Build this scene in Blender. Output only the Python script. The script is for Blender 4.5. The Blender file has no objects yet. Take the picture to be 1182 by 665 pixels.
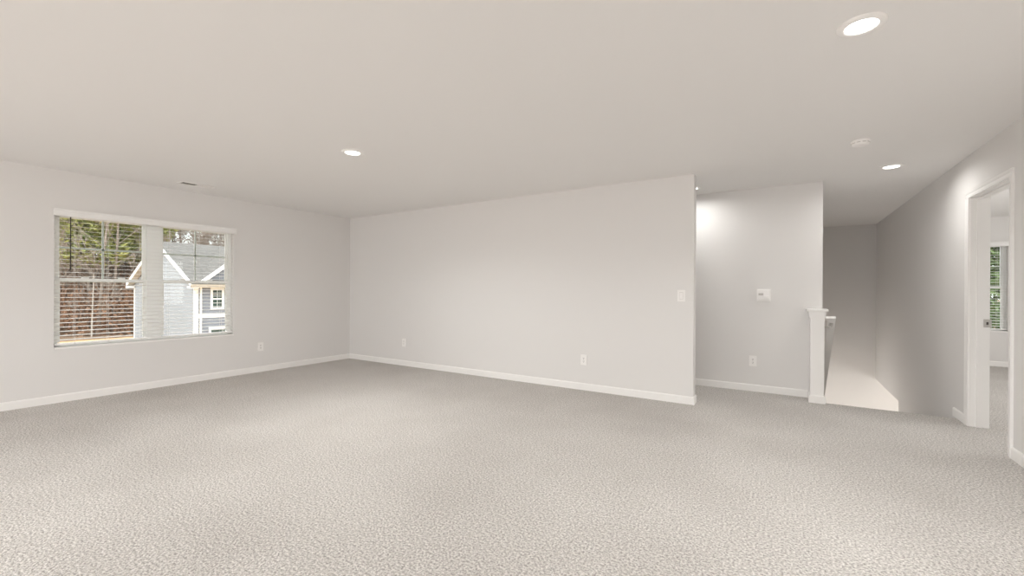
import bpy, bmesh, math, random
from mathutils import Vector, Matrix
random.seed(7)
S = bpy.context.scene
COL = S.collection
PI = math.pi
R = math.radians

# ------------------------------------------------------------------ camera, world, light, exposure
W_PX, F_PX, CY = 1182.0, 499.92, 335.69
cd = bpy.data.cameras.new('camera')
cam = bpy.data.objects.new('camera', cd)
COL.objects.link(cam)
S.camera = cam
cd.sensor_fit = 'HORIZONTAL'
cd.sensor_width = 36.0
cd.lens = 36.0 * F_PX / W_PX
cd.shift_y = (CY - 332.5) / W_PX
cd.clip_start = 0.05
cd.clip_end = 400
_yaw, _pit, _rol = R(32.236), R(-0.055), R(-0.288)
_f = Vector((-math.sin(_yaw) * math.cos(_pit), math.cos(_yaw) * math.cos(_pit), math.sin(_pit)))
_r = Vector((math.cos(_yaw), math.sin(_yaw), 0))
_u = _r.cross(_f)
_r2 = _r * math.cos(_rol) - _u * math.sin(_rol)
_u2 = _u * math.cos(_rol) + _r * math.sin(_rol)
_m = Matrix((_r2, _u2, -_f)).transposed().to_4x4()
_m.translation = Vector((0, 0, 1.2))
cam.matrix_world = _m

EXPOSURE = 0.07
SKY = 2.6            # overcast sky
SUN = 1.9
LAMP = 21.5           # watts per recessed light in the loft
LAMP_STAIR = 6.6
LAMP_HALL = 5.2
REAR_FILL = 20.0         # added fill light, unseen, in the openings behind the camera
FOYER = 54.0         # daylight through the foyer door glass downstairs
ENTRY_FILL = 20.0         # added fill light, unseen, at the stair foot to lift the stairwell
BED_FILL = 66.0           # added fill light, unseen, to brighten the bedroom

S.view_settings.view_transform = 'Standard'
S.view_settings.look = 'None'
S.view_settings.gamma = 1.0
S.view_settings.exposure = EXPOSURE
S.view_settings.use_curve_mapping = False
S.cycles.max_bounces = 14
S.cycles.diffuse_bounces = 9
S.cycles.transparent_max_bounces = 16
S.cycles.caustics_reflective = False
S.cycles.caustics_refractive = False
S.cycles.sample_clamp_indirect = 6.0

world = bpy.data.worlds.new('overcast_sky')
S.world = world
world.use_nodes = True
_bg = world.node_tree.nodes['Background']
_bg.inputs[0].default_value = (0.94, 0.97, 1.0, 1)
_bg.inputs[1].default_value = SKY


def area_light(name, loc, direction, sx, sy, power, color=(1, 1, 1), disk=False, spread=180, parent=None):
    l = bpy.data.lights.new(name, 'AREA')
    l.shape = 'DISK' if disk else 'RECTANGLE'
    l.size = sx
    if not disk:
        l.size_y = sy
    l.energy = power
    l.color = color
    l.spread = R(spread)
    o = bpy.data.objects.new(name, l)
    COL.objects.link(o)
    o.location = loc
    o.rotation_euler = Vector(direction).to_track_quat('-Z', 'Y').to_euler()
    if parent:
        o.parent = parent
    return o


_sl = bpy.data.lights.new('sun', 'SUN')
_sl.energy = SUN
_sl.angle = R(25)
_sl.color = (1, 0.98, 0.95)
_so = bpy.data.objects.new('sun', _sl)
COL.objects.link(_so)
_so.rotation_euler = Vector((-0.45, 0.75, -0.75)).to_track_quat('-Z', 'Y').to_euler()

# foyer daylight; the rear, entry and bedroom fill lights are added
area_light('rear_fill', (-4.6, -2.55, 1.35), (0, 1, 0), 2.6, 1.9, REAR_FILL, (1, 0.985, 0.96))
area_light('rear_fill', (-0.9, -2.55, 1.35), (0, 1, 0), 2.6, 1.9, REAR_FILL, (1, 0.985, 0.96))
area_light('foyer_daylight', (4.45, 9.1, -1.45), (-1, 0.12, 0.05), 1.3, 1.7, FOYER, (1, 0.985, 0.95))
area_light('entry_fill', (0.87, 10.19, -1.95), (0, -1, 0), 0.8, 1.2, ENTRY_FILL, (1, 0.985, 0.96))
area_light('bedroom_fill', (4.95, 6.6, 1.4), (-1, 0, 0), 2.2, 1.5, BED_FILL, (1, 0.99, 0.97))

# ------------------------------------------------------------------ materials


def srgb(r, g, b):
    def c(v):
        v /= 255.0
        return v / 12.92 if v <= 0.04045 else ((v + 0.055) / 1.055) ** 2.4
    return (c(r), c(g), c(b), 1)


def mat(name, col, rough=0.6, metal=0.0, bump=None, vary=None, spec=0.3, coord='Object'):
    """col linear rgba; bump=(scale, strength, distance); vary=(scale, dark_factor, detail, stretch)"""
    m = bpy.data.materials.new(name)
    m.use_nodes = True
    nt = m.node_tree
    b = nt.nodes['Principled BSDF']
    b.inputs['Base Color'].default_value = col
    b.inputs['Roughness'].default_value = rough
    b.inputs['Metallic'].default_value = metal
    b.inputs['Specular IOR Level'].default_value = spec
    tc = nt.nodes.new('ShaderNodeTexCoord')
    if vary:
        mp = nt.nodes.new('ShaderNodeMapping')
        mp.inputs['Scale'].default_value = vary[3] if len(vary) > 3 else (1, 1, 1)
        nt.links.new(tc.outputs[coord], mp.inputs[0])
        n = nt.nodes.new('ShaderNodeTexNoise')
        n.inputs['Scale'].default_value = vary[0]
        n.inputs['Detail'].default_value = vary[2] if len(vary) > 2 else 3
        nt.links.new(mp.outputs[0], n.inputs['Vector'])
        rp = nt.nodes.new('ShaderNodeValToRGB')
        rp.color_ramp.elements[0].position = 0.3
        rp.color_ramp.elements[1].position = 0.7
        d = vary[1]
        dark = tuple(x * d for x in col[:3]) + (1,) if not isinstance(d, tuple) else d
        rp.color_ramp.elements[0].color = dark
        rp.color_ramp.elements[1].color = col
        nt.links.new(n.outputs['Fac'], rp.inputs[0])
        nt.links.new(rp.outputs[0], b.inputs['Base Color'])
    if bump:
        n = nt.nodes.new('ShaderNodeTexNoise')
        n.inputs['Scale'].default_value = bump[0]
        n.inputs['Detail'].default_value = 2
        nt.links.new(tc.outputs[coord], n.inputs['Vector'])
        bp = nt.nodes.new('ShaderNodeBump')
        bp.inputs['Strength'].default_value = bump[1]
        bp.inputs['Distance'].default_value = bump[2]
        nt.links.new(n.outputs['Fac'], bp.inputs['Height'])
        nt.links.new(bp.outputs[0], b.inputs['Normal'])
    return m


def emission(name, col, strength):
    m = bpy.data.materials.new(name)
    m.use_nodes = True
    b = m.node_tree.nodes['Principled BSDF']
    b.inputs['Base Color'].default_value = (0.8, 0.8, 0.8, 1)
    b.inputs['Emission Color'].default_value = col
    b.inputs['Emission Strength'].default_value = strength
    return m


def glass_mat():
    m = bpy.data.materials.new('window_glass')
    m.use_nodes = True
    nt = m.node_tree
    nt.nodes.remove(nt.nodes['Principled BSDF'])
    out = nt.nodes['Material Output']
    t = nt.nodes.new('ShaderNodeBsdfTransparent')
    t.inputs[0].default_value = (0.96, 0.985, 0.97, 1)
    g = nt.nodes.new('ShaderNodeBsdfGlossy')
    g.inputs['Roughness'].default_value = 0.02
    fr = nt.nodes.new('ShaderNodeFresnel')
    fr.inputs['IOR'].default_value = 1.25
    mx = nt.nodes.new('ShaderNodeMixShader')
    nt.links.new(fr.outputs[0], mx.inputs[0])
    nt.links.new(t.outputs[0], mx.inputs[1])
    nt.links.new(g.outputs[0], mx.inputs[2])
    nt.links.new(mx.outputs[0], out.inputs['Surface'])
    return m


def carpet_mat():
    m = bpy.data.materials.new('carpet')
    m.use_nodes = True
    nt = m.node_tree
    b = nt.nodes['Principled BSDF']
    b.inputs['Roughness'].default_value = 0.95
    b.inputs['Specular IOR Level'].default_value = 0.05
    tc = nt.nodes.new('ShaderNodeTexCoord')

    def noise(scale, detail, rough=0.5):
        n = nt.nodes.new('ShaderNodeTexNoise')
        n.inputs['Scale'].default_value = scale
        n.inputs['Detail'].default_value = detail
        n.inputs['Roughness'].default_value = rough
        nt.links.new(tc.outputs['Object'], n.inputs['Vector'])
        return n
    big = noise(1.1, 3)
    mid = noise(42, 3, 0.7)
    fine = noise(88, 4, 0.8)
    vor = nt.nodes.new('ShaderNodeTexVoronoi')
    vor.inputs['Scale'].default_value = 90
    nt.links.new(tc.outputs['Object'], vor.inputs['Vector'])

    def ramp(src, p0, p1, c0, c1):
        r = nt.nodes.new('ShaderNodeValToRGB')
        r.color_ramp.elements[0].position = p0
        r.color_ramp.elements[1].position = p1
        r.color_ramp.elements[0].color = c0
        r.color_ramp.elements[1].color = c1
        nt.links.new(src, r.inputs[0])
        return r
    base = ramp(fine.outputs['Fac'], 0.37, 0.60, CARPET_DARK, CARPET_LIGHT)
    patch = ramp(big.outputs['Fac'], 0.35, 0.65, (0.90, 0.895, 0.89, 1), (1, 1, 1, 1))
    m1 = nt.nodes.new('ShaderNodeMix')
    m1.data_type = 'RGBA'
    m1.blend_type = 'MULTIPLY'
    m1.inputs[0].default_value = 1.0
    nt.links.new(base.outputs[0], m1.inputs[6])
    nt.links.new(patch.outputs[0], m1.inputs[7])
    nt.links.new(m1.outputs[2], b.inputs['Base Color'])
    add = nt.nodes.new('ShaderNodeMath')
    add.operation = 'ADD'
    nt.links.new(fine.outputs['Fac'], add.inputs[0])
    nt.links.new(mid.outputs['Fac'], add.inputs[1])
    sub = nt.nodes.new('ShaderNodeMath')
    sub.operation = 'SUBTRACT'
    nt.links.new(add.outputs[0], sub.inputs[0])
    nt.links.new(vor.outputs['Distance'], sub.inputs[1])
    bp = nt.nodes.new('ShaderNodeBump')
    bp.inputs['Strength'].default_value = 0.6
    bp.inputs['Distance'].default_value = 0.012
    nt.links.new(sub.outputs[0], bp.inputs['Height'])
    nt.links.new(bp.outputs[0], b.inputs['Normal'])
    return m


def siding_mat(name, col, pitch):
    """horizontal lap siding: course shape as bump from world height"""
    m = bpy.data.materials.new(name)
    m.use_nodes = True
    nt = m.node_tree
    b = nt.nodes['Principled BSDF']
    b.inputs['Roughness'].default_value = 0.6
    tc = nt.nodes.new('ShaderNodeTexCoord')
    sp = nt.nodes.new('ShaderNodeSeparateXYZ')
    nt.links.new(tc.outputs['Object'], sp.inputs[0])
    d = nt.nodes.new('ShaderNodeMath')
    d.operation = 'DIVIDE'
    d.inputs[1].default_value = pitch
    nt.links.new(sp.outputs['Z'], d.inputs[0])
    fr = nt.nodes.new('ShaderNodeMath')
    fr.operation = 'FRACT'
    nt.links.new(d.outputs[0], fr.inputs[0])
    inv = nt.nodes.new('ShaderNodeMath')
    inv.operation = 'SUBTRACT'
    inv.inputs[0].default_value = 1.0
    nt.links.new(fr.outputs[0], inv.inputs[1])
    bp = nt.nodes.new('ShaderNodeBump')
    bp.inputs['Strength'].default_value = 1.0
    bp.inputs['Distance'].default_value = 0.03
    nt.links.new(inv.outputs[0], bp.inputs['Height'])
    nt.links.new(bp.outputs[0], b.inputs['Normal'])
    b.inputs['Base Color'].default_value = col
    return m


CARPET_DARK = (0.30, 0.285, 0.268, 1)
CARPET_LIGHT = (0.86, 0.831, 0.80, 1)
M = {}
M['wall'] = mat('wall_paint', (0.785, 0.772, 0.760, 1), 0.75, bump=(180, 0.04, 0.002), spec=0.15)
M['ceiling'] = mat('ceiling_paint', (0.84, 0.83, 0.82, 1), 0.85, bump=(140, 0.05, 0.002), spec=0.1)
M['trim'] = mat('white_trim_paint', (0.91, 0.90, 0.885, 1), 0.4, bump=(30, 0.02, 0.001))
M['carpet'] = carpet_mat()
M['vinyl'] = mat('white_vinyl', (0.95, 0.965, 0.95, 1), 0.35, bump=(20, 0.01, 0.001))
M['blind'] = mat('white_faux_wood', (0.91, 0.905, 0.895, 1), 0.45, bump=(60, 0.02, 0.001))
M['cord'] = mat('white_cord', (0.80, 0.80, 0.77, 1), 0.8, bump=(300, 0.1, 0.001))
M['wand'] = mat('dark_wand', (0.035, 0.03, 0.02, 1), 0.4, vary=(30, 0.6))
M['plastic'] = mat('white_plastic', (0.91, 0.895, 0.88, 1), 0.4, bump=(40, 0.01, 0.001))
M['slot'] = mat('dark_slot', (0.10, 0.09, 0.08, 1), 0.6, vary=(40, 0.7))
M['duct'] = mat('grey_duct', (0.30, 0.28, 0.26, 1), 0.8, vary=(20, 0.8))  # plain grey for the flat sheet behind the louvers
M['screen'] = mat('grey_display', (0.62, 0.60, 0.575, 1), 0.3, vary=(60, 0.9))
M['steel'] = mat('satin_nickel', (0.62, 0.60, 0.57, 1), 0.4, metal=0.5, vary=(50, 0.85))
M['lens'] = emission('lamp_lens', (1, 0.975, 0.93, 1), 6.0)
M['glass'] = glass_mat()
M['subfloor'] = mat('first_floor_carpet', (0.62, 0.56, 0.5, 1), 0.95, vary=(40, 0.85))
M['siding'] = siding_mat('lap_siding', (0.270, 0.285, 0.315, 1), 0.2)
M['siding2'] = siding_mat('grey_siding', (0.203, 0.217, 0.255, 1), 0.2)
M['white'] = mat('white_exterior_trim', (0.86, 0.86, 0.85, 1), 0.5, bump=(20, 0.02, 0.001))
M['gutter'] = mat('cream_gutter', (0.525, 0.480, 0.420, 1), 0.5, vary=(3, 0.9))
M['shingle'] = mat('roof_shingle', (0.217, 0.199, 0.188, 1), 0.9, vary=(9, 0.62, 4, (0.4, 0.4, 3)), bump=(30, 0.3, 0.02))
M['pane'] = mat('dark_house_pane', (0.05, 0.085, 0.075, 1), 0.08, vary=(1.5, 0.5), spec=0.6)
M['dirt'] = mat('orange_clay', (0.595, 0.316, 0.134, 1), 0.95, vary=(0.7, (0.691, 0.529, 0.346, 1), 5), bump=(3, 0.4, 0.05))
M['litter'] = mat('leaf_litter', (0.384, 0.241, 0.154, 1), 0.95, vary=(1.6, (0.183, 0.134, 0.101, 1), 6), bump=(4, 0.6, 0.15))
M['bark'] = mat('grey_bark', (0.384, 0.321, 0.278, 1), 0.9, vary=(4, 0.5, 4, (1, 1, 0.2)))
M['pale_bark'] = mat('pale_bark', (0.58, 0.52, 0.47, 1), 0.9, vary=(3, 0.6, 4, (1, 1, 0.2)))
M['twig'] = mat('brush_twig', (0.442, 0.260, 0.164, 1), 0.95, vary=(0.8, (0.211, 0.143, 0.106, 1), 4))
M['needle'] = mat('pine_needle', (0.480, 0.451, 0.143, 1), 0.8, vary=(0.9, (0.230, 0.278, 0.125, 1), 4))
M['leaf'] = mat('evergreen_leaf', (0.221, 0.299, 0.130, 1), 0.7, vary=(2.0, (0.078, 0.117, 0.052, 1), 4))

# ------------------------------------------------------------------ mesh helpers


def mesh_obj(name, bm, material, parent=None, loc=None, bevel=0.0, smooth=False, segs=2):
    if bevel > 0:
        bmesh.ops.bevel(bm, geom=list(bm.edges), offset=bevel, segments=segs, affect='EDGES', profile=0.6)
    me = bpy.data.meshes.new(name)
    bmesh.ops.recalc_face_normals(bm, faces=bm.faces)
    bm.to_mesh(me)
    bm.free()
    if smooth:
        for p in me.polygons:
            p.use_smooth = True
    o = bpy.data.objects.new(name, me)
    COL.objects.link(o)
    me.materials.append(material)
    if loc is not None:
        o.location = loc
    if parent is not None:
        o.parent = parent
    return o


def add_box(bm, x0, x1, y0, y1, z0, z1):
    vs = [bm.verts.new((x, y, z)) for x in (x0, x1) for y in (y0, y1) for z in (z0, z1)]
    for f in ((0, 1, 3, 2), (4, 6, 7, 5), (0, 4, 5, 1), (2, 3, 7, 6), (0, 2, 6, 4), (1, 5, 7, 3)):
        bm.faces.new([vs[i] for i in f])


def boxes(*bs):
    bm = bmesh.new()
    for b in bs:
        add_box(bm, *b)
    return bm


def add_prism(bm, pts, axis, a0, a1):
    """extrude polygon pts (2D) along axis from a0 to a1. axis 'x': pts=(y,z); 'y': pts=(x,z); 'z': pts=(x,y)"""
    def P(p, a):
        return {'x': (a, p[0], p[1]), 'y': (p[0], a, p[1]), 'z': (p[0], p[1], a)}[axis]
    v0 = [bm.verts.new(P(p, a0)) for p in pts]
    v1 = [bm.verts.new(P(p, a1)) for p in pts]
    bm.faces.new(v0)
    bm.faces.new(list(reversed(v1)))
    n = len(pts)
    for i in range(n):
        bm.faces.new((v0[i], v0[(i + 1) % n], v1[(i + 1) % n], v1[i]))


def prism(pts, axis, a0, a1):
    bm = bmesh.new()
    add_prism(bm, pts, axis, a0, a1)
    return bm


def add_lathe(bm, profile, seg=32, close=True):
    """profile list of (r,z) around local z"""
    rings = []
    for r, z in profile:
        if r < 1e-6:
            rings.append([bm.verts.new((0, 0, z))])
        else:
            rings.append([bm.verts.new((r * math.cos(2 * PI * i / seg), r * math.sin(2 * PI * i / seg), z)) for i in range(seg)])
    for a, b in zip(rings, rings[1:]):
        for i in range(seg):
            j = (i + 1) % seg
            if len(a) == 1 and len(b) == 1:
                continue
            if len(a) == 1:
                bm.faces.new((a[0], b[i], b[j]))
            elif len(b) == 1:
                bm.faces.new((a[i], b[0], a[j]))
            else:
                bm.faces.new((a[i], b[i], b[j], a[j]))


def add_tube(bm, p0, p1, r0, r1, seg=8, caps=True):
    p0, p1 = Vector(p0), Vector(p1)
    d = (p1 - p0).normalized()
    a = d.orthogonal().normalized()
    b = d.cross(a)
    A = [bm.verts.new(p0 + (a * math.cos(2 * PI * i / seg) + b * math.sin(2 * PI * i / seg)) * r0) for i in range(seg)]
    B = [bm.verts.new(p1 + (a * math.cos(2 * PI * i / seg) + b * math.sin(2 * PI * i / seg)) * r1) for i in range(seg)]
    for i in range(seg):
        j = (i + 1) % seg
        bm.faces.new((A[i], A[j], B[j], B[i]))
    if caps:
        bm.faces.new(list(reversed(A)))
        bm.faces.new(B)


def struct(name, bm, m, parent=None, bevel=0.0):
    o = mesh_obj(name, bm, m, parent, bevel=bevel)
    if parent is None:
        o['kind'] = 'structure'
    return o


def thing(name, label, cat, loc=(0, 0, 0), rot=(0, 0, 0), group=None):
    o = bpy.data.objects.new(name, None)
    COL.objects.link(o)
    o.empty_display_size = 0.05
    o.location = loc
    o.rotation_euler = rot
    o['label'] = label
    o['category'] = cat
    if group:
        o['group'] = group
    return o


def dup(root, loc, rot=None, label=None, scale=None):
    r = root.copy()
    COL.objects.link(r)
    r.location = loc
    if rot is not None:
        r.rotation_euler = rot
    if scale is not None:
        r.scale = scale
    if label:
        r['label'] = label
    for ch in list(root.children):
        c = ch.copy()
        COL.objects.link(c)
        c.parent = r
        for g in list(ch.children):
            d = g.copy()
            COL.objects.link(d)
            d.parent = c
    return r


# ------------------------------------------------------------------ room dimensions
H = 2.44
XL, YB, XR = -6.437, 4.893, 1.401       # left wall, back wall, right wall
X1 = -0.817                             # free end of the back wall
Y2, X2 = 5.963, 0.355                   # hall wall and its end at the stair
Y3 = 10.2                               # front wall of the house
YF = 5.76                               # top edge of the stair
YR = -2.6                               # wall behind the camera
LOW = -2.74                             # first floor
FT = 0.38                               # floor thickness
# window opening in the left wall
WY0, WY1, WZ0, WZ1 = 1.270, 3.005, 0.575, 2.03
# bedroom window opening in the front wall
BX0, BX1, BZ0, BZ1 = 2.18, 3.05, 0.575, 2.03
# doorway
DY0, DY1, DZ = 4.650, 5.480, 2.045

# floor (upper)
struct('floor', boxes((XL, 5.0, YR, YF, -FT, 0),
                      (XL, X2, YF, Y2 + 0.12, -FT, 0),
                      (XR + 0.12, 5.0, YF, Y3, -FT, 0)), M['carpet'])
struct('ceiling', boxes((XL - 0.16, 5.12, YR - 0.15, Y3 + 0.15, H, H + 0.15)), M['ceiling'])
# left wall with the window opening
struct('wall_left', boxes((XL - 0.16, XL, YR - 0.15, WY0, -FT, H), (XL - 0.16, XL, WY1, Y2 + 0.12, -FT, H),
                          (XL - 0.16, XL, WY0, WY1, -FT, WZ0), (XL - 0.16, XL, WY0, WY1, WZ1, H)), M['wall'])
struct('wall_back', boxes((XL, X1, YB, YB + 0.125, 0, H)), M['wall'])
struct('wall_hall', boxes((XL, X2, Y2, Y2 + 0.12, 0, H)), M['wall'])
# stair walls
struct('wall_stair', boxes((X2 - 0.12, X2, Y2 + 0.12, Y3, LOW, H),
                           (X2 - 0.12, X2, YF - 0.12, Y2 + 0.12, LOW, -FT)), M['wall'])
struct('wall_right', boxes((XR, XR + 0.12, YR, DY0 - 0.02, 0, H), (XR, XR + 0.12, DY1 + 0.02, YF, 0, H),
                           (XR, XR + 0.12, DY0 - 0.02, DY1 + 0.02, DZ + 0.02, H),
                           (XR, XR + 0.12, YF, 8.325, LOW, H), (XR, XR + 0.12, 8.325, Y3, -FT, H)), M['wall'])
struct('wall_far', boxes((X2 - 0.12, 0.42, Y3, Y3 + 0.15, LOW, -1.3), (1.32, 5.12, Y3, Y3 + 0.15, LOW, -1.3), (0.42, 1.32, Y3, Y3 + 0.15, LOW, -2.60), (X2 - 0.12, 5.12, Y3, Y3 + 0.15, -1.3, 0), (X2 - 0.12, BX0, Y3, Y3 + 0.15, 0, H),  # low opening at the stair foot is added for the entry fill light
                         (BX1, 5.12, Y3, Y3 + 0.15, 0, H), (BX0, BX1, Y3, Y3 + 0.15, 0, BZ0),
                         (BX0, BX1, Y3, Y3 + 0.15, BZ1, H)), M['wall'])
# wall behind the camera; its two openings are added to let light in
_rb = [(XL, -5.9), (-3.3, -2.2), (0.4, 5.0)]
struct('wall_rear', boxes(*([(a, b, YR - 0.15, YR, 0, H) for a, b in _rb] +
                            [(-5.9, -3.3, YR - 0.15, YR, 0, 0.35), (-2.2, 0.4, YR - 0.15, YR, 0, 0.35),
                             (-5.9, -3.3, YR - 0.15, YR, 2.32, H), (-2.2, 0.4, YR - 0.15, YR, 2.32, H)])), M['wall'])
# bedroom shell
struct('wall_bedroom', boxes((5.0, 5.12, YR - 0.15, Y3, -FT, H), (XR + 0.12, 5.0, 2.9, 3.02, 0, H)), M['wall'])
# foyer below the stair
struct('floor_foyer', boxes((X2 - 0.12, 5.0, YF - 0.12, Y3 + 0.15, LOW - 0.1, LOW)), M['subfloor'])
struct('wall_foyer', boxes((XR + 0.12, 5.0, 8.205, 8.325, LOW, -FT), (5.0, 5.12, 8.205, Y3, LOW, -FT),
                           (X2, XR, YF - 0.12, YF - 0.02, LOW, -FT)), M['wall'])

# stair: carpeted treads running down towards the front wall
_rise, _run = -LOW / 14.0, 0.255
_pts = [(YF, 0.0)]
_y, _z = YF, 0.0
_bmst = bmesh.new()
_poly = [(YF, 0.0 - 0.001)]
for i in range(13):
    _z -= _rise
    _poly.append((_y, _z + 0.03))
    _poly.append((_y - 0.0, _z))
    _y += _run
    _poly.append((_y, _z))
_poly.append((_y, LOW))
_poly.append((YF, LOW))
add_prism(_bmst, _poly, 'x', X2, XR)
struct('stair_flight', _bmst, M['carpet'])

# baseboards: 83 mm tall with eased top
BBP = [(0, 0), (0.013, 0), (0.013, 0.070), (0.009, 0.079), (0.0035, 0.083), (0, 0.083)]


def baseboard(name, runs):
    """runs: (axis, wall_coord, sign, a0, a1)  sign = direction into the room"""
    bm = bmesh.new()
    for axis, w, s, a0, a1 in runs:
        add_prism(bm, [(w + s * p[0], p[1]) for p in BBP], 'x' if axis == 'x' else 'y', a0, a1)
    return struct(name, bm, M['trim'])


baseboard('baseboard_left', [('y', XL, 1, YR, YB)])
baseboard('baseboard_back', [('x', YB, -1, XL, X1), ('y', X1, 1, YB - 0.013, YB + 0.138), ('x', YB + 0.125, 1, XL, X1)])
baseboard('baseboard_hall', [('x', Y2, -1, XL, 0.222)])
baseboard('baseboard_right', [('y', XR, -1, YR, 4.586), ('y', XR, -1, 5.543, 5.875)])
baseboard('baseboard_far', [('x', Y3, -1, XR + 0.12, 5.0), ('y', XR + 0.12, 1, 5.6, Y3)])

# ------------------------------------------------------------------ newel box at the stair head
nb = boxes((0.235, 0.358, 5.705, Y2 - 0.001, 0, 0.965))
newel = thing('newel_post', 'white painted square newel post with a flat cap at the head of the stairs', 'post', (0.2965, 5.83, 0))


def rel(o, root):
    """parent o (built in world coordinates) to root keeping its place"""
    o.parent = root
    o.matrix_parent_inverse = Matrix.Identity(4)
    off = Vector(root.location)
    o.data.transform(Matrix.Translation(-off))
    return o


rel(mesh_obj('post_shaft', nb, M['trim'], bevel=0.002), newel)
cap = bmesh.new()
add_box(cap, 0.199, 0.394, 5.667, Y2 - 0.001, 0.990, 1.012)
o = rel(mesh_obj('cap', cap, M['trim'], bevel=0.005), newel)
mol = bmesh.new()
# cove moulding under the cap, flaring outwards
for k in range(6):
    t0, t1 = k / 6.0, (k + 1) / 6.0
    e0, e1 = 0.009 + 0.007 * t0, 0.009 + 0.007 * t1
    add_box(mol, 0.235 - e1, 0.358 + e1, 5.705 - e1, Y2 - 0.001, 0.918 + 0.0725 * t0, 0.918 + 0.0725 * t1)
rel(mesh_obj('cap_moulding', mol, M['trim']), newel)
bt = bmesh.new()
add_box(bt, 0.222, 0.371, 5.692, 5.757, 0, 0.070)
add_box(bt, 0.225, 0.368, 5.695, 5.757, 0.070, 0.080)
add_box(bt, 0.222, 0.240, 5.757, Y2 - 0.001, 0, 0.070)
add_box(bt, 0.225, 0.240, 5.757, Y2 - 0.001, 0.070, 0.080)
rel(mesh_obj('post_base', bt, M['trim']), newel)

# handrail on the left stair wall
sl = _rise / _run
rail = thing('handrail', 'white wooden handrail sloping down the stair wall behind the newel post', 'handrail', (0.44, 5.93, 0.9))
ry0, ry1, rz0 = 5.93, 8.9, 0.932
ang = math.atan(sl)
_d = Vector((math.cos(ang), -math.sin(ang)))
_n = Vector((math.sin(ang), math.cos(ang)))
RT = 0.030


def slope_pts(s0, s1):
    p = Vector((ry0, rz0))
    return [tuple(p + _d * s0), tuple(p + _d * s1), tuple(p + _d * s1 - _n * RT), tuple(p + _d * s0 - _n * RT)]


_L = (ry1 - ry0) / math.cos(ang)
rel(mesh_obj('rail', prism(slope_pts(0, _L), 'x', 0.405, 0.473), M['trim'], bevel=0.004), rail)
rel(mesh_obj('wall_return', prism(slope_pts(0, 0.045), 'x', X2, 0.407), M['trim']), rail)
for yb in (5.99, 7.4, 8.75):
    zb = rz0 - RT / math.cos(ang) - sl * (yb - ry0)
    b = bmesh.new()
    add_tube(b, (X2, yb, zb - 0.045), (X2 + 0.008, yb, zb - 0.045), 0.026, 0.022, 14)
    add_tube(b, (X2 + 0.006, yb, zb - 0.045), (0.437, yb, zb - 0.038), 0.007, 0.007, 10)
    add_tube(b, (0.437, yb, zb - 0.040), (0.437, yb, zb + 0.006), 0.008, 0.016, 10)
    rel(mesh_obj('rail_bracket', b, M['steel'], smooth=False), rail)

# ------------------------------------------------------------------ doorway to the bedroom (open)
jm = bmesh.new()
add_box(jm, XR, XR + 0.12, DY1, DY1 + 0.02, 0, DZ + 0.02)
add_box(jm, XR, XR + 0.12, DY0 - 0.02, DY0, 0, DZ + 0.02)
add_box(jm, XR, XR + 0.12, DY0, DY1, DZ, DZ + 0.02)
door = struct('door_1', jm, M['trim'])
st = bmesh.new()
for (y0, y1, z0, z1) in ((DY1 - 0.011, DY1, 0, DZ), (DY0, DY0 + 0.011, 0, DZ), (DY0 + 0.011, DY1 - 0.011, DZ - 0.011, DZ)):
    add_box(st, XR + 0.042, XR + 0.078, y0, y1, z0, z1)
mesh_obj('door_stop', st, M['trim'], door)
CW = 0.057


def casing(x, s):
    bm = bmesh.new()
    prof = [(0.0, 0.010), (0.014, 0.012), (0.03, 0.012), (0.040, 0.016), (CW, 0.018)]   # from the opening outwards
    a, b, t = DY0 - 0.006, DY1 + 0.006, DZ + 0.006
    # legs
    for (y, d) in ((b, 1), (a, -1)):
        add_prism(bm, [(x + s * 0, y)] + [(x + s * q[1], y + d * q[0]) for q in prof] + [(x, y + d * CW)], 'z', 0, t)
    # head with mitre drawn as a full width piece
    add_prism(bm, [(x, t)] + [(x + s * q[1], t + q[0]) for q in prof] + [(x, t + CW)], 'y', a - CW, b + CW)
    return bm


mesh_obj('door_casing', casing(XR, -1), M['trim'], door)
mesh_obj('door_casing', casing(XR + 0.12, 1), M['trim'], door)
sp = boxes((XR + 0.088, XR + 0.138, DY1 - 0.003, DY1 + 0.001, 0.893, 0.965))
plate = mesh_obj('strike_plate', sp, M['steel'], door)
plate['label'] = 'satin metal strike plate'
mesh_obj('strike_hole', boxes((XR + 0.105, XR + 0.119, DY1 - 0.0045, DY1 - 0.0025, 0.917, 0.941)), M['slot'], plate)

# ------------------------------------------------------------------ windows (double hung) and blinds
# built in a local frame: u along the wall, v outward depth (positive = to the outside), w up


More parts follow.
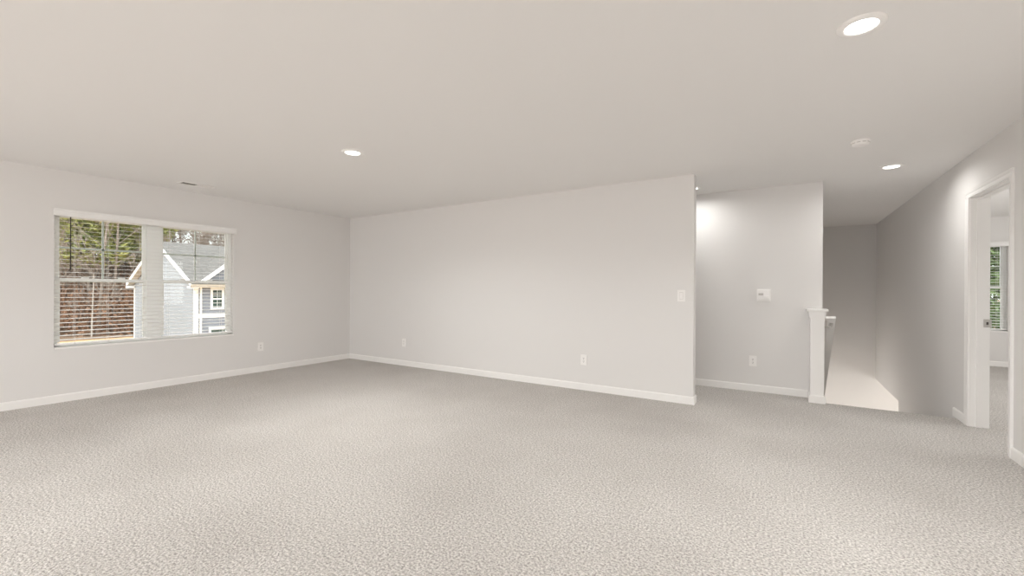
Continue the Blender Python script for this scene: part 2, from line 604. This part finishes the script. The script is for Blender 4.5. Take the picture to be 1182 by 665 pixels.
def window_unit(name, u0, u1, w0, w1, to_world, units):
    """to_world maps a box in (u0,u1,v0,v1,w0,w1) to world box"""
    def B(bs):
        return boxes(*[to_world(*b) for b in bs])
    FW, D0, D1 = 0.040, 0.072, 0.150
    n = units
    mull = 0.085
    uw = (u1 - u0 - mull * (n - 1)) / n
    fr = [(u0, u1, D0, D1, w0, w0 + 0.014), (u0, u1, D0, D1, w1 - FW, w1), (u0, u0 + FW, D0, D1, w0, w1), (u1 - FW, u1, D0, D1, w0, w1)]
    for i in range(n - 1):
        c = u0 + uw * (i + 1) + mull * i
        fr.append((c - FW + 0.012, c + mull + FW - 0.012, D0 - 0.005, D1, w0, w1))
    root = struct(name, B(fr), M['vinyl'])
    mid = (w0 + w1) / 2 - 0.015
    for i in range(n):
        a = u0 + i * (uw + mull) + FW - 0.014
        b = u0 + i * (uw + mull) + uw - FW + 0.014
        # lower sash (inside), upper sash (outside)
        for (nm, z0, z1, v0, v1, lock) in (('sash', w0 + 0.012, mid + 0.02, D0 + 0.008, D0 + 0.034, True), ('sash', mid - 0.02, w1 - FW, D0 + 0.036, D0 + 0.060, False)):
            t = 0.034
            s = mesh_obj('sash', B([(a, b, v0, v1, z0, z0 + (0.026 if lock else t)), (a, b, v0, v1, z1 - t, z1), (a, a + t, v0, v1, z0 + t, z1 - t), (b - t, b, v0, v1, z0 + t, z1 - t)]), M['vinyl'], root)
            vm = (v0 + v1) / 2
            mesh_obj('pane', B([(a + t, b - t, vm - 0.002, vm + 0.002, z0 + t, z1 - t)]), M['glass'], s)
            if lock:
                for f in (0.3, 0.7):
                    c = a + (b - a) * f
                    mesh_obj('sash_lock', B([(c - 0.03, c + 0.03, v0 - 0.004, v0 + 0.02, z1, z1 + 0.012)]), M['vinyl'], s)
            else:
                c = (a + b) / 2
                zc = (z0 + z1) / 2 + 0.005
                mesh_obj('muntin', B([(c - 0.009, c + 0.009, vm + 0.003, vm + 0.011, z0 + t, z1 - t), (a + t, b - t, vm + 0.003, vm + 0.011, zc - 0.009, zc + 0.009)]), M['vinyl'], s)
    # drywall return bottom: thin white sill board
    mesh_obj('window_sill', B([(u0 + 0.001, u1 - 0.001, -0.012, D0, w0 - 0.016, w0 + 0.004)]), M['trim'], root)
    return root


def left_world(u0, u1, v0, v1, w0, w1):
    return (XL - v1, XL - v0, u0, u1, w0, w1)


def front_world(u0, u1, v0, v1, w0, w1):
    return (u0, u1, Y3 + v0, Y3 + v1, w0, w1)


window_unit('window_1', WY0, WY1, WZ0, WZ1, left_world, 2)
window_unit('window_2', BX0, BX1, BZ0, BZ1, front_world, 1)


def blind(label, u0, u1, w0, w1, world_mat, ladders, wand_u, tilt=4.5):
    """local frame: x = u along wall, y = outward, z = up; world_mat places it"""
    root = thing('window_blind', label, 'blind')
    root.matrix_world = world_mat
    w = u1 - u0
    # valance with returns, crown profile, in front of the wall
    v = bmesh.new()
    prof = [(-0.010, w1 - 0.074), (-0.030, w1 - 0.074), (-0.033, w1 - 0.066), (-0.033, w1 - 0.022), (-0.040, w1 - 0.012), (-0.040, w1 + 0.002), (-0.010, w1 + 0.002)]
    add_prism(v, prof, 'x', u0 - 0.008, u1 + 0.022)
    mesh_obj('valance', v, M['blind'], root)
    mesh_obj('headrail', boxes((u0 + 0.01, u1 - 0.01, 0.004, 0.058, w1 - 0.050, w1 - 0.004)), M['blind'], root)
    yc = 0.034
    bz = w0 + 0.032
    mesh_obj('bottom_rail', boxes((u0 + 0.008, u1 - 0.008, yc - 0.026, yc + 0.026, bz - 0.010, bz + 0.008)), M['blind'], root, bevel=0.003)
    top = w1 - 0.078
    n = int(round((top - bz) / 0.0455))
    pitch = (top - bz) / n
    bm = bmesh.new()
    # cambered slat section 50 mm x 2.8 mm
    sec = [(-0.025, -0.0004), (-0.012, 0.0003), (0, 0.0005), (0.012, 0.0003), (0.025, -0.0004), (0.025, 0.0014), (0.012, 0.0021), (0, 0.0023), (-0.012, 0.0021), (-0.025, 0.0014)]
    ca, sa = math.cos(R(tilt)), math.sin(R(tilt))
    add_prism(bm, [(y * ca - z * sa, y * sa + z * ca) for y, z in sec], 'x', u0 + 0.008, u1 - 0.008)
    s0 = mesh_obj('slat', bm, M['blind'], root, loc=(0, yc, bz + pitch))
    for i in range(2, n + 1):
        s = s0.copy()
        COL.objects.link(s)
        s.location = (0, yc, bz + pitch * i)
        s.parent = root
    for u in ladders:
        c = bmesh.new()
        for yy in (yc - 0.026, yc + 0.026):
            add_tube(c, (u, yy, bz), (u, yy, w1 - 0.05), 0.0011, 0.0011, 5)
        mesh_obj('ladder_cord', c, M['cord'], root)
        mesh_obj('rail_button', boxes((u - 0.007, u + 0.007, yc - 0.029, yc - 0.026, bz - 0.006, bz + 0.004)), M['cord'], root)
    if wand_u is not None:
        c = bmesh.new()
        add_tube(c, (wand_u, -0.002, w1 - 0.06), (wand_u, -0.002, 1.42), 0.0048, 0.0048, 8)
        add_tube(c, (wand_u, -0.002, 1.42), (wand_u, -0.002, 1.395), 0.0065, 0.005, 8)
        wd = mesh_obj('tilt_wand', c, M['wand'], root)
        wd['label'] = 'dark brown tilt wand'
    return root


# local x -> world +Y, local y -> world -X
ML = Matrix(((0, -1, 0, XL), (1, 0, 0, 0), (0, 0, 1, 0), (0, 0, 0, 1)))
blind('open white slatted blind with a wide valance over the double window', WY0, WY1, WZ0, WZ1, ML, (1.43, 1.703, 1.997, 2.274, 2.593, 2.86), 1.392)
MF = Matrix(((1, 0, 0, 0), (0, 1, 0, Y3), (0, 0, 1, 0), (0, 0, 0, 1)))
blind('open white slatted blind seen through the doorway in the bedroom', BX0, BX1, BZ0, BZ1, MF, (2.3, 2.62, 2.93), None)

# ------------------------------------------------------------------ ceiling fittings
LENS_R, TRIM_R = 0.064, 0.094


def recessed(x, y, label, power=None):
    root = thing('recessed_light', label, 'ceiling light', (x, y, H), group='recessed ceiling lights')
    t = bmesh.new()
    add_lathe(t, [(TRIM_R, 0), (TRIM_R, -0.004), (TRIM_R - 0.006, -0.009), (LENS_R + 0.004, -0.012), (LENS_R, -0.010), (LENS_R, 0)], 48)
    mesh_obj('trim_ring', t, M['plastic'], root, smooth=True)
    l = bmesh.new()
    add_lathe(l, [(0, -0.0095), (LENS_R * 0.7, -0.009), (LENS_R, -0.006), (LENS_R, 0), (0, 0)], 40)
    lens = mesh_obj('lens', l, M['lens'], root, smooth=True)
    lens['label'] = 'glowing white lens'
    area_light('lamp_light', (0, 0, -0.016), (0, 0, -1), LENS_R * 1.9, 0, LAMP if power is None else power, (1, 0.985, 0.955), disk=True, spread=150 if power is None else 165, parent=root)
    return root


recessed(0.293, 2.560, 'large looking round recessed ceiling light nearest the camera')
recessed(-3.305, 2.535, 'round recessed ceiling light between the double window and the back wall')
recessed(0.878, 5.590, 'round recessed ceiling light above the stair head beside the right wall', LAMP_STAIR)
recessed(-0.955, 5.560, 'recessed ceiling light in the hall mostly hidden by the back wall end', LAMP_HALL)
# second row of lights, unseen behind the camera, added to brighten the loft
recessed(0.293, -0.900, 'added unseen round recessed ceiling light behind the camera on the right side')
recessed(-3.305, -0.900, 'added unseen round recessed ceiling light behind the camera on the window side')

# smoke detector
sd = thing('smoke_detector', 'round white smoke detector on the ceiling before the stairs', 'smoke detector', (0.517, 4.530, H))
b = bmesh.new()
add_lathe(b, [(0.066, 0), (0.066, -0.010), (0.063, -0.013), (0, -0.013)], 40)
mesh_obj('base', b, M['plastic'], sd)
b = bmesh.new()
add_lathe(b, [(0.060, -0.013), (0.059, -0.026), (0.052, -0.036), (0.036, -0.041), (0, -0.042)], 40)
mesh_obj('cover', b, M['plastic'], sd, smooth=True)
b = bmesh.new()
for k in range(10):
    a = 2 * PI * k / 10
    add_tube(b, (0.0605 * math.cos(a - 0.2), 0.0605 * math.sin(a - 0.2), -0.020), (0.0605 * math.cos(a + 0.2), 0.0605 * math.sin(a + 0.2), -0.020), 0.003, 0.003, 6)
mesh_obj('vent_slot', b, M['screen'], sd)
b = bmesh.new()
add_tube(b, (0.022, -0.02, -0.038), (0.022, -0.02, -0.045), 0.014, 0.012, 20)
mesh_obj('test_button', b, M['plastic'], sd)

# ceiling air register
vt = thing('ceiling_vent', 'white rectangular air register on the ceiling near the double window', 'vent', (-5.945, 2.365, H))
hx, hy = 0.075, 0.18
b = bmesh.new()
for q in ((-hx, hx, -hy, -hy + 0.022, -0.007, 0), (-hx, hx, hy - 0.022, hy, -0.007, 0), (-hx, -hx + 0.022, -hy + 0.022, hy - 0.022, -0.007, 0), (hx - 0.022, hx, -hy + 0.022, hy - 0.022, -0.007, 0), (-hx + 0.022, hx - 0.022, -0.004, 0.004, -0.007, 0)):
    add_box(b, *q)
mesh_obj('vent_frame', b, M['plastic'], vt)
mesh_obj('duct_opening', boxes((-hx + 0.022, hx - 0.022, -hy + 0.022, hy - 0.022, -0.001, -0.0002)), M['duct'], vt)
for s in (-1, 1):
    b = bmesh.new()
    for k in range(9):
        yy = s * (0.014 + k * 0.0165)
        dy = -0.005 * s
        add_prism(b, [(yy - dy, -0.0075), (yy - dy + 0.0012, -0.0075), (yy + dy + 0.0012, -0.0012), (yy + dy, -0.0012)], 'x', -hx + 0.022, hx - 0.022)
    mesh_obj('louver_bank', b, M['plastic'], vt)

# ------------------------------------------------------------------ outlets, switch, thermostat
# local frame: x across the plate, y out of the wall (into the room), z up


def rounded_plate(w, h, d, r=0.004):
    bm = bmesh.new()
    add_prism(bm, [(-w / 2, -h / 2), (w / 2, -h / 2), (w / 2, h / 2), (-w / 2, h / 2)], 'y', 0, d)
    return bm


def outlet_proto(label, loc, rz):
    root = thing('wall_outlet', label, 'outlet', loc, (0, 0, rz), group='wall outlets')
    mesh_obj('cover_plate', rounded_plate(0.079, 0.124, 0.0075), M['plastic'], root, bevel=0.0018)
    for s in (-1, 1):
        b = bmesh.new()
        z = s * 0.0195
        pts = []
        for k in range(20):
            a = 2 * PI * k / 20
            pts.append((max(-0.0172, min(0.0172, 0.0185 * math.cos(a))), z + max(-0.0145, min(0.0145, 0.0185 * math.sin(a)))))
        add_prism(b, pts, 'y', 0.0070, 0.0100)
        f = mesh_obj('receptacle', b, M['plastic'], root)
        h = bmesh.new()
        add_box(h, -0.0080, -0.0050, 0.0099, 0.0105, z - 0.001, z + 0.010)
        add_box(h, 0.0050, 0.0080, 0.0099, 0.0105, z - 0.001, z + 0.009)
        add_box(h, -0.0030, 0.0030, 0.0099, 0.0105, z - 0.010, z - 0.005)
        mesh_obj('slots', h, M['slot'], f)
    b = bmesh.new()
    add_tube(b, (0, 0.007, 0), (0, 0.0088, 0), 0.0035, 0.003, 12)
    mesh_obj('screw', b, M['steel'], root)
    return root


oz = 0.364
o1 = outlet_proto('white wall outlet below the right end of the back wall, near the light switch', (-2.053, YB, oz), PI)
o1['label'] = 'white wall outlet low on the back wall nearer its free end'
dup(o1, (-5.10, YB, oz), (0, 0, PI), 'white wall outlet low on the back wall near the far left corner')
dup(o1, (-0.325, Y2, oz), (0, 0, PI), 'white wall outlet below the thermostat on the hall wall')
dup(o1, (XL, 3.37, oz), (0, 0, -PI / 2), 'white wall outlet on the window wall right of the blind')

sw = thing('light_switch', 'white rocker light switch near the free end of the back wall', 'switch', (-0.940, YB, 1.151), (0, 0, PI))
mesh_obj('cover_plate', rounded_plate(0.079, 0.124, 0.0075), M['plastic'], sw, bevel=0.0018)
b = bmesh.new()
add_prism(b, [(0.007, -0.034), (0.0135, -0.034), (0.0090, 0.0), (0.0095, 0.034), (0.007, 0.034)], 'x', -0.0165, 0.0165)
mesh_obj('rocker', b, M['plastic'], sw)
mesh_obj('rocker_gap', boxes((-0.0185, 0.0185, 0.0070, 0.0078, -0.037, 0.037)), M['screen'], sw)

th = thing('thermostat', 'white square thermostat panel on the hall wall above an outlet', 'thermostat', (-0.214, Y2, 1.157), (0, 0, PI))
mesh_obj('back_plate', rounded_plate(0.146, 0.146, 0.006), M['plastic'], th, bevel=0.002)
b = bmesh.new()
add_prism(b, [(-0.064, -0.060), (0.064, -0.060), (0.064, 0.064), (-0.064, 0.064)], 'y', 0.005, 0.034)
mesh_obj('body', b, M['plastic'], th, bevel=0.004)
mesh_obj('display', boxes((0.004, 0.054, 0.0335, 0.0346, -0.002, 0.024)), M['screen'], th)
mesh_obj('button_panel', boxes((-0.056, -0.002, 0.0335, 0.044, -0.040, -0.006)), M['plastic'], th, bevel=0.002)

# ------------------------------------------------------------------ outside: neighbouring house
HX, HY, HW = -28.2, 11.15, 9.0         # near corner (X,Y), gable width
GZ = -3.05
EZ, RISE = 1.45, 2.40
house = thing('neighbour_house', 'pale grey lap sided house with white trim seen through the double window', 'house', (HX, HY, GZ))


def hpart(name, bm, m, parent=None, **k):
    o = mesh_obj(name, bm, m, **k)
    o.data.transform(Matrix.Translation(-Vector((HX, HY, GZ))))
    o.parent = parent or house
    return o


pk = HX - HW / 2
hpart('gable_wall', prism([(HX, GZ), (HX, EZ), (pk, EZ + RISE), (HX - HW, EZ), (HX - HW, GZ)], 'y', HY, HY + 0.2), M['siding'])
LEN = 14.0
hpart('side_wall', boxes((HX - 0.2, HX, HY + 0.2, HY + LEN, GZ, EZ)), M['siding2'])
# roof: two slopes with overhang
sp_ = RISE / (HW / 2)
ov, ovg, th_ = 0.35, 0.35, 0.16
for s in (1, -1):
    e = pk + s * (HW / 2 + ov)
    ez = EZ + 0.12 - ov * sp_
    pz = EZ + 0.12 + RISE
    hpart('roof_slope', prism([(pk, pz), (e, ez), (e, ez + th_), (pk, pz + th_)], 'y', HY - ovg + 0.03, HY + LEN), M['shingle'])
    hpart('rake_board', prism([(pk, pz - 0.06), (e, ez - 0.06), (e, ez + th_ + 0.02), (pk, pz + th_ + 0.02)], 'y', HY - ovg, HY - ovg + 0.035), M['white'])
    hpart('rake_soffit', prism([(pk, pz - 0.05), (e, ez - 0.05), (e, ez - 0.01), (pk, pz - 0.01)], 'y', HY - ovg + 0.03, HY), M['gutter'])
ez = EZ + 0.12 - ov * sp_
hpart('gutter', prism([(HX + ov - 0.02, ez - 0.12), (HX + ov + 0.07, ez - 0.12), (HX + ov + 0.11, ez + 0.06), (HX + ov - 0.02, ez + 0.06)], 'y', HY - ovg, HY + LEN), M['gutter'])
hpart('eave_soffit', boxes((HX - 0.02, HX + ov, HY, HY + LEN, ez - 0.06, ez - 0.03)), M['white'])
hpart('eave_return', boxes((HX - 0.1, HX + ov + 0.05, HY - ovg, HY + 0.05, ez - 0.16, ez - 0.02)), M['white'])
hpart('eave_return', boxes((HX - HW - ov - 0.05, HX - HW + 0.12, HY - ovg, HY + 0.05, ez - 0.16, ez - 0.02)), M['white'])
hpart('corner_board', boxes((HX - 0.16, HX + 0.02, HY - 0.025, HY, GZ, EZ), (HX, HX + 0.025, HY - 0.025, HY + 0.15, GZ, EZ)), M['white'])
hpart('downspout', boxes((HX + 0.03, HX + 0.11, HY + 0.22, HY + 0.30, GZ, ez - 0.1)), M['white'])
hpart('corner_board', boxes((HX - HW - 0.02, HX - HW + 0.12, HY - 0.025, HY, GZ, EZ)), M['white'])
hpart('band_board', boxes((HX, HX + 0.03, HY + 0.15, HY + LEN, -0.47, -0.25)), M['white'])


def house_window(y0, y1, z0, z1):
    t = 0.11
    f = hpart('window', boxes((HX, HX + 0.05, y0 - t, y1 + t, z1, z1 + t * 1.2), (HX, HX + 0.05, y0 - t, y1 + t, z0 - t, z0), (HX, HX + 0.05, y0 - t, y0, z0, z1), (HX, HX + 0.05, y1, y1 + t, z0, z1),
                              (HX, HX + 0.04, y0, y1, (z0 + z1) / 2 - 0.03, (z0 + z1) / 2 + 0.03), (HX + 0.02, HX + 0.03, (y0 + y1) / 2 - 0.012, (y0 + y1) / 2 + 0.012, z0, z1),
                              (HX + 0.02, HX + 0.03, y0, y1, z0 + (z1 - z0) * 0.25 - 0.012, z0 + (z1 - z0) * 0.25 + 0.012), (HX + 0.02, HX + 0.03, y0, y1, z0 + (z1 - z0) * 0.75 - 0.012, z0 + (z1 - z0) * 0.75 + 0.012)), M['white'])
    hpart('pane', boxes((HX + 0.004, HX + 0.015, y0, y1, z0, z1)), M['pane'], parent=f)


def fix_sub(parent):
    pass


house_window(12.03, 12.52, 0.12, 1.12)
house_window(11.95, 13.2, -2.5, -1.15)
house_window(15.0, 15.7, 0.12, 1.12)
# cross gable on the side wall
cy0, cy1, cs = 11.50, 16.6, 0.82
cm = (cy0 + cy1) / 2
cpz = 1.66 + cs * (cm - cy0)
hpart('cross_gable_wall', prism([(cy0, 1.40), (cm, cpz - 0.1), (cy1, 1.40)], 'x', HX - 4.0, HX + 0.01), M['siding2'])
for s in (-1, 1):
    e = cm + s * (cm - cy0 + 0.2)
    ezz = 1.66 - 0.2 * cs
    hpart('cross_roof_slope', prism([(cm, cpz), (e, ezz), (e, ezz + 0.14), (cm, cpz + 0.14)], 'x', HX - 4.0, HX + 0.30), M['shingle'])
    hpart('cross_rake_board', prism([(cm, cpz - 0.10), (e, ezz - 0.10), (e, ezz + 0.15), (cm, cpz + 0.15)], 'x', HX + 0.28, HX + 0.32), M['white'])

# ------------------------------------------------------------------ outside: ground and woods


def terrain():
    bm = bmesh.new()
    n, m_ = 60, 34
    grid = []
    for i in range(n + 1):
        row = []
        x = 40 - 170 * i / n
        for j in range(m_ + 1):
            y = -40 + 150 * j / m_
            row.append(bm.verts.new((x, y, ground_z(x, y))))
        grid.append(row)
    for i in range(n):
        for j in range(m_):
            bm.faces.new((grid[i][j], grid[i + 1][j], grid[i + 1][j + 1], grid[i][j + 1]))
    return bm


def ground_z(x, y):
    d = max(0.0, -x - 50.0)
    z = -3.06 + min(d * 0.30, 8.5)
    d2 = max(0.0, y - 34.0)
    z = max(z, -3.06 + min(d2 * 0.06, 3))
    return z


g = struct('ground', terrain(), M['litter'])
# graded clay strip between the house and the woods
struct('ground_clay', boxes((-50.0, -9, -20, 26, -3.1, -3.03)), M['dirt'])


def grow(bm, p, d, r, length, depth, rng, spread):
    q = p + d * length
    r = max(r, 0.012)
    add_tube(bm, p, q, r, r * 0.72, 5 if depth > 2 else 3, caps=False)
    if depth == 0:
        return
    k = 2 if depth > 1 else 3
    for _ in range(k + (1 if rng.random() < 0.5 else 0)):
        nd = (d + Vector((rng.uniform(-1, 1), rng.uniform(-1, 1), rng.uniform(-0.25, 0.7))) * spread).normalized()
        t = rng.uniform(0.55, 1.0)
        grow(bm, p + d * length * t, nd, r * rng.uniform(0.42, 0.62), length * rng.uniform(0.55, 0.8), depth - 1, rng, spread)


def bare_tree(seed, h, pale=False):
    rng = random.Random(seed)
    bm = bmesh.new()
    p = Vector((0, 0, -0.3))
    r = h * 0.0095
    segs = 6
    sl_ = (h * 0.72) / segs
    d = Vector((0, 0, 1))
    bmb = bmesh.new()
    for i in range(segs):
        d = (d + Vector((rng.uniform(-1, 1), rng.uniform(-1, 1), 0)) * 0.05).normalized()
        q = p + d * sl_
        add_tube(bm, p, q, r, r * 0.86, 7, caps=False)
        if i >= 1:
            for _ in range(3):
                a = rng.uniform(0, 2 * PI)
                nd = Vector((math.cos(a), math.sin(a), rng.uniform(0.5, 1.1))).normalized()
                grow(bmb, q, nd, r * 0.35, h * rng.uniform(0.09, 0.15), 4, rng, 0.6)
        p, r = q, r * 0.86
    grow(bmb, p, d, r * 0.8, h * 0.16, 4, rng, 0.5)
    return bm, bmb


def foliage(rng, n, z0, z1, rad, size):
    """pine crown: tufts of narrow needle blades along whorled boughs"""
    bm = bmesh.new()
    for _ in range(n):
        t = rng.random() ** 0.8
        z = z0 + (z1 - z0) * t
        layer = math.sin(z * 2.1) * 0.25 + 0.85
        rr = rad * (1 - 0.75 * t) * layer * math.sqrt(rng.random())
        a = rng.uniform(0, 2 * PI)
        c = Vector((rr * math.cos(a), rr * math.sin(a), z + rng.uniform(-0.3, 0.3) - rr * 0.08))
        for _k in range(5):
            d = Vector((rng.uniform(-1, 1), rng.uniform(-1, 1), rng.uniform(-0.5, 0.6))).normalized()
            w = d.cross(Vector((rng.uniform(-1, 1), rng.uniform(-1, 1), rng.uniform(-1, 1)))).normalized() * size * 0.16
            L_ = size * rng.uniform(0.6, 1.3)
            v = [bm.verts.new(c - w), bm.verts.new(c + w), bm.verts.new(c + d * L_ + w * 0.2), bm.verts.new(c + d * L_ - w * 0.2)]
            bm.faces.new(v)
    return bm


def pine(seed, h):
    rng = random.Random(seed)
    bm = bmesh.new()
    add_tube(bm, (0, 0, -0.3), (0.1, 0.05, h * 0.55), h * 0.009, h * 0.0065, 8, caps=False)
    add_tube(bm, (0.1, 0.05, h * 0.55), (0, 0, h * 0.97), h * 0.0065, h * 0.002, 8, caps=False)
    for _ in range(22):
        z = rng.uniform(h * 0.35, h * 0.92)
        a = rng.uniform(0, 2 * PI)
        L_ = h * 0.14 * (1.1 - z / h) * 1.8
        add_tube(bm, (0.05, 0.03, z), (L_ * math.cos(a), L_ * math.sin(a), z + L_ * 0.1), h * 0.0022, 0.01, 4, caps=False)
    return bm, foliage(rng, 2200, h * 0.40, h, h * 0.21, 0.42)


def place(x, y):
    return (x, y, ground_z(x, y))


# directions from the camera through the window, measured from +Y towards -X
def polar(deg, dist):
    return (-dist * math.sin(R(deg)), dist * math.cos(R(deg)))


rt = random.Random(21)
LB = 'bare grey trunked tree in the woods seen through the double window'
bare = []
for i, (sd_, h) in enumerate(((3, 13), (8, 15), (15, 11.5), (23, 14), (31, 12))):
    root = thing('bare_tree', LB, 'tree', (0, 0, 0), group='bare trees in the woods')
    a, b2 = bare_tree(sd_, h)
    mesh_obj('trunk', a, M['bark'], root)
    mesh_obj('branches', b2, M['bark'], root)
    bare.append(root)
spots = []
for k in range(64):
    deg = 60.5 + 20.5 * ((k * 0.618034) % 1.0)
    dist = 52 + 24 * ((k * 0.7548777) % 1.0)
    spots.append(polar(deg, dist))
for k, (x, y) in enumerate(spots):
    if k < 5:
        bare[k].location = place(x, y)
        bare[k].rotation_euler = (0, 0, rt.uniform(0, 6.28))
    else:
        s = rt.uniform(0.85, 1.2)
        dup(bare[k % 5], place(x, y), (R(rt.uniform(-3, 3)), R(rt.uniform(-3, 3)), rt.uniform(0, 6.28)), scale=(s, s, s))

LP = 'tall yellow green pine in the woods seen through the double window'
pines = []
for i, (sd_, h) in enumerate(((5, 14), (12, 16), (19, 12.5))):
    root = thing('pine_tree', LP, 'tree', (0, 0, 0), group='pines in the woods')
    a, b2 = pine(sd_, h)
    mesh_obj('trunk', a, M['bark'], root)
    mesh_obj('crown', b2, M['needle'], root)
    pines.append(root)
psp = [(76.6, 54), (74.6, 56), (78.9, 56), (75.6, 62), (77.8, 63), (73.3, 62), (71.9, 58), (80.6, 60), (82.5, 66), (72.6, 69), (76.2, 70), (79.4, 71)]
for k, (dg, ds) in enumerate(psp):
    x, y = polar(dg, ds)
    if k < 3:
        pines[k].location = place(x, y)
    else:
        s = rt.uniform(0.85, 1.15)
        dup(pines[k % 3], place(x, y), (0, 0, rt.uniform(0, 6.28)), scale=(s, s, s))

# one pale birch-like trunk at the wood's edge
pt = thing('pale_tree', 'slim pale trunked tree at the edge of the woods behind the clay strip', 'tree', place(*polar(76.35, 51.3)))
a, b2 = bare_tree(77, 8)
mesh_obj('trunk', a, M['pale_bark'], pt)
mesh_obj('branches', b2, M['bark'], pt)

# undergrowth: russet twigs and dead leaves, uncountable
bm = bmesh.new()
rb_ = random.Random(5)
for _ in range(22000):
    dg = rb_.uniform(60, 82)
    ds = 51.5 + 16 * rb_.random() ** 1.4
    x, y = polar(dg, ds)
    z = ground_z(x, y) + 3.6 * rb_.random() ** 1.3
    c = Vector((x, y, z))
    if rb_.random() < 0.45:
        d = Vector((rb_.uniform(-0.5, 0.5), rb_.uniform(-0.5, 0.5), 1)).normalized()
        L_, wd_ = rb_.uniform(0.5, 1.5), 0.018
    else:
        d = Vector((rb_.uniform(-1, 1), rb_.uniform(-1, 1), rb_.uniform(-0.6, 0.6))).normalized()
        L_, wd_ = rb_.uniform(0.15, 0.4), rb_.uniform(0.05, 0.12)
    w = d.cross(Vector((rb_.uniform(-1, 1), rb_.uniform(-1, 1), rb_.uniform(-1, 1)))).normalized() * wd_
    bm.faces.new([bm.verts.new(c - w), bm.verts.new(c + w), bm.verts.new(c + d * L_ + w * 0.5), bm.verts.new(c + d * L_ - w * 0.5)])
ug = mesh_obj('undergrowth', bm, M['twig'])
ug['kind'] = 'stuff'
ug['label'] = 'russet brown tangled undergrowth filling the woods behind the clay strip'
ug['category'] = 'undergrowth'

# evergreens outside the bedroom window
LE = 'leafy green tree outside the bedroom window'
root = thing('evergreen_tree', LE, 'tree', place(7.3, 27.0), group='trees outside the bedroom')
rng = random.Random(40)
bm = bmesh.new()
add_tube(bm, (0, 0, -0.3), (0, 0, 6.5), 0.16, 0.05, 8, caps=False)
mesh_obj('trunk', bm, M['bark'], root)
mesh_obj('crown', foliage(rng, 420, 0.8, 7.4, 2.6, 0.5), M['leaf'], root)
for x, y, s in ((9.9, 29.0, 0.85), (6.0, 31.5, 0.9), (10.9, 35.0, 1.0)):
    dup(root, place(x, y), (0, 0, rt.uniform(0, 6.28)), scale=(s, s, s))
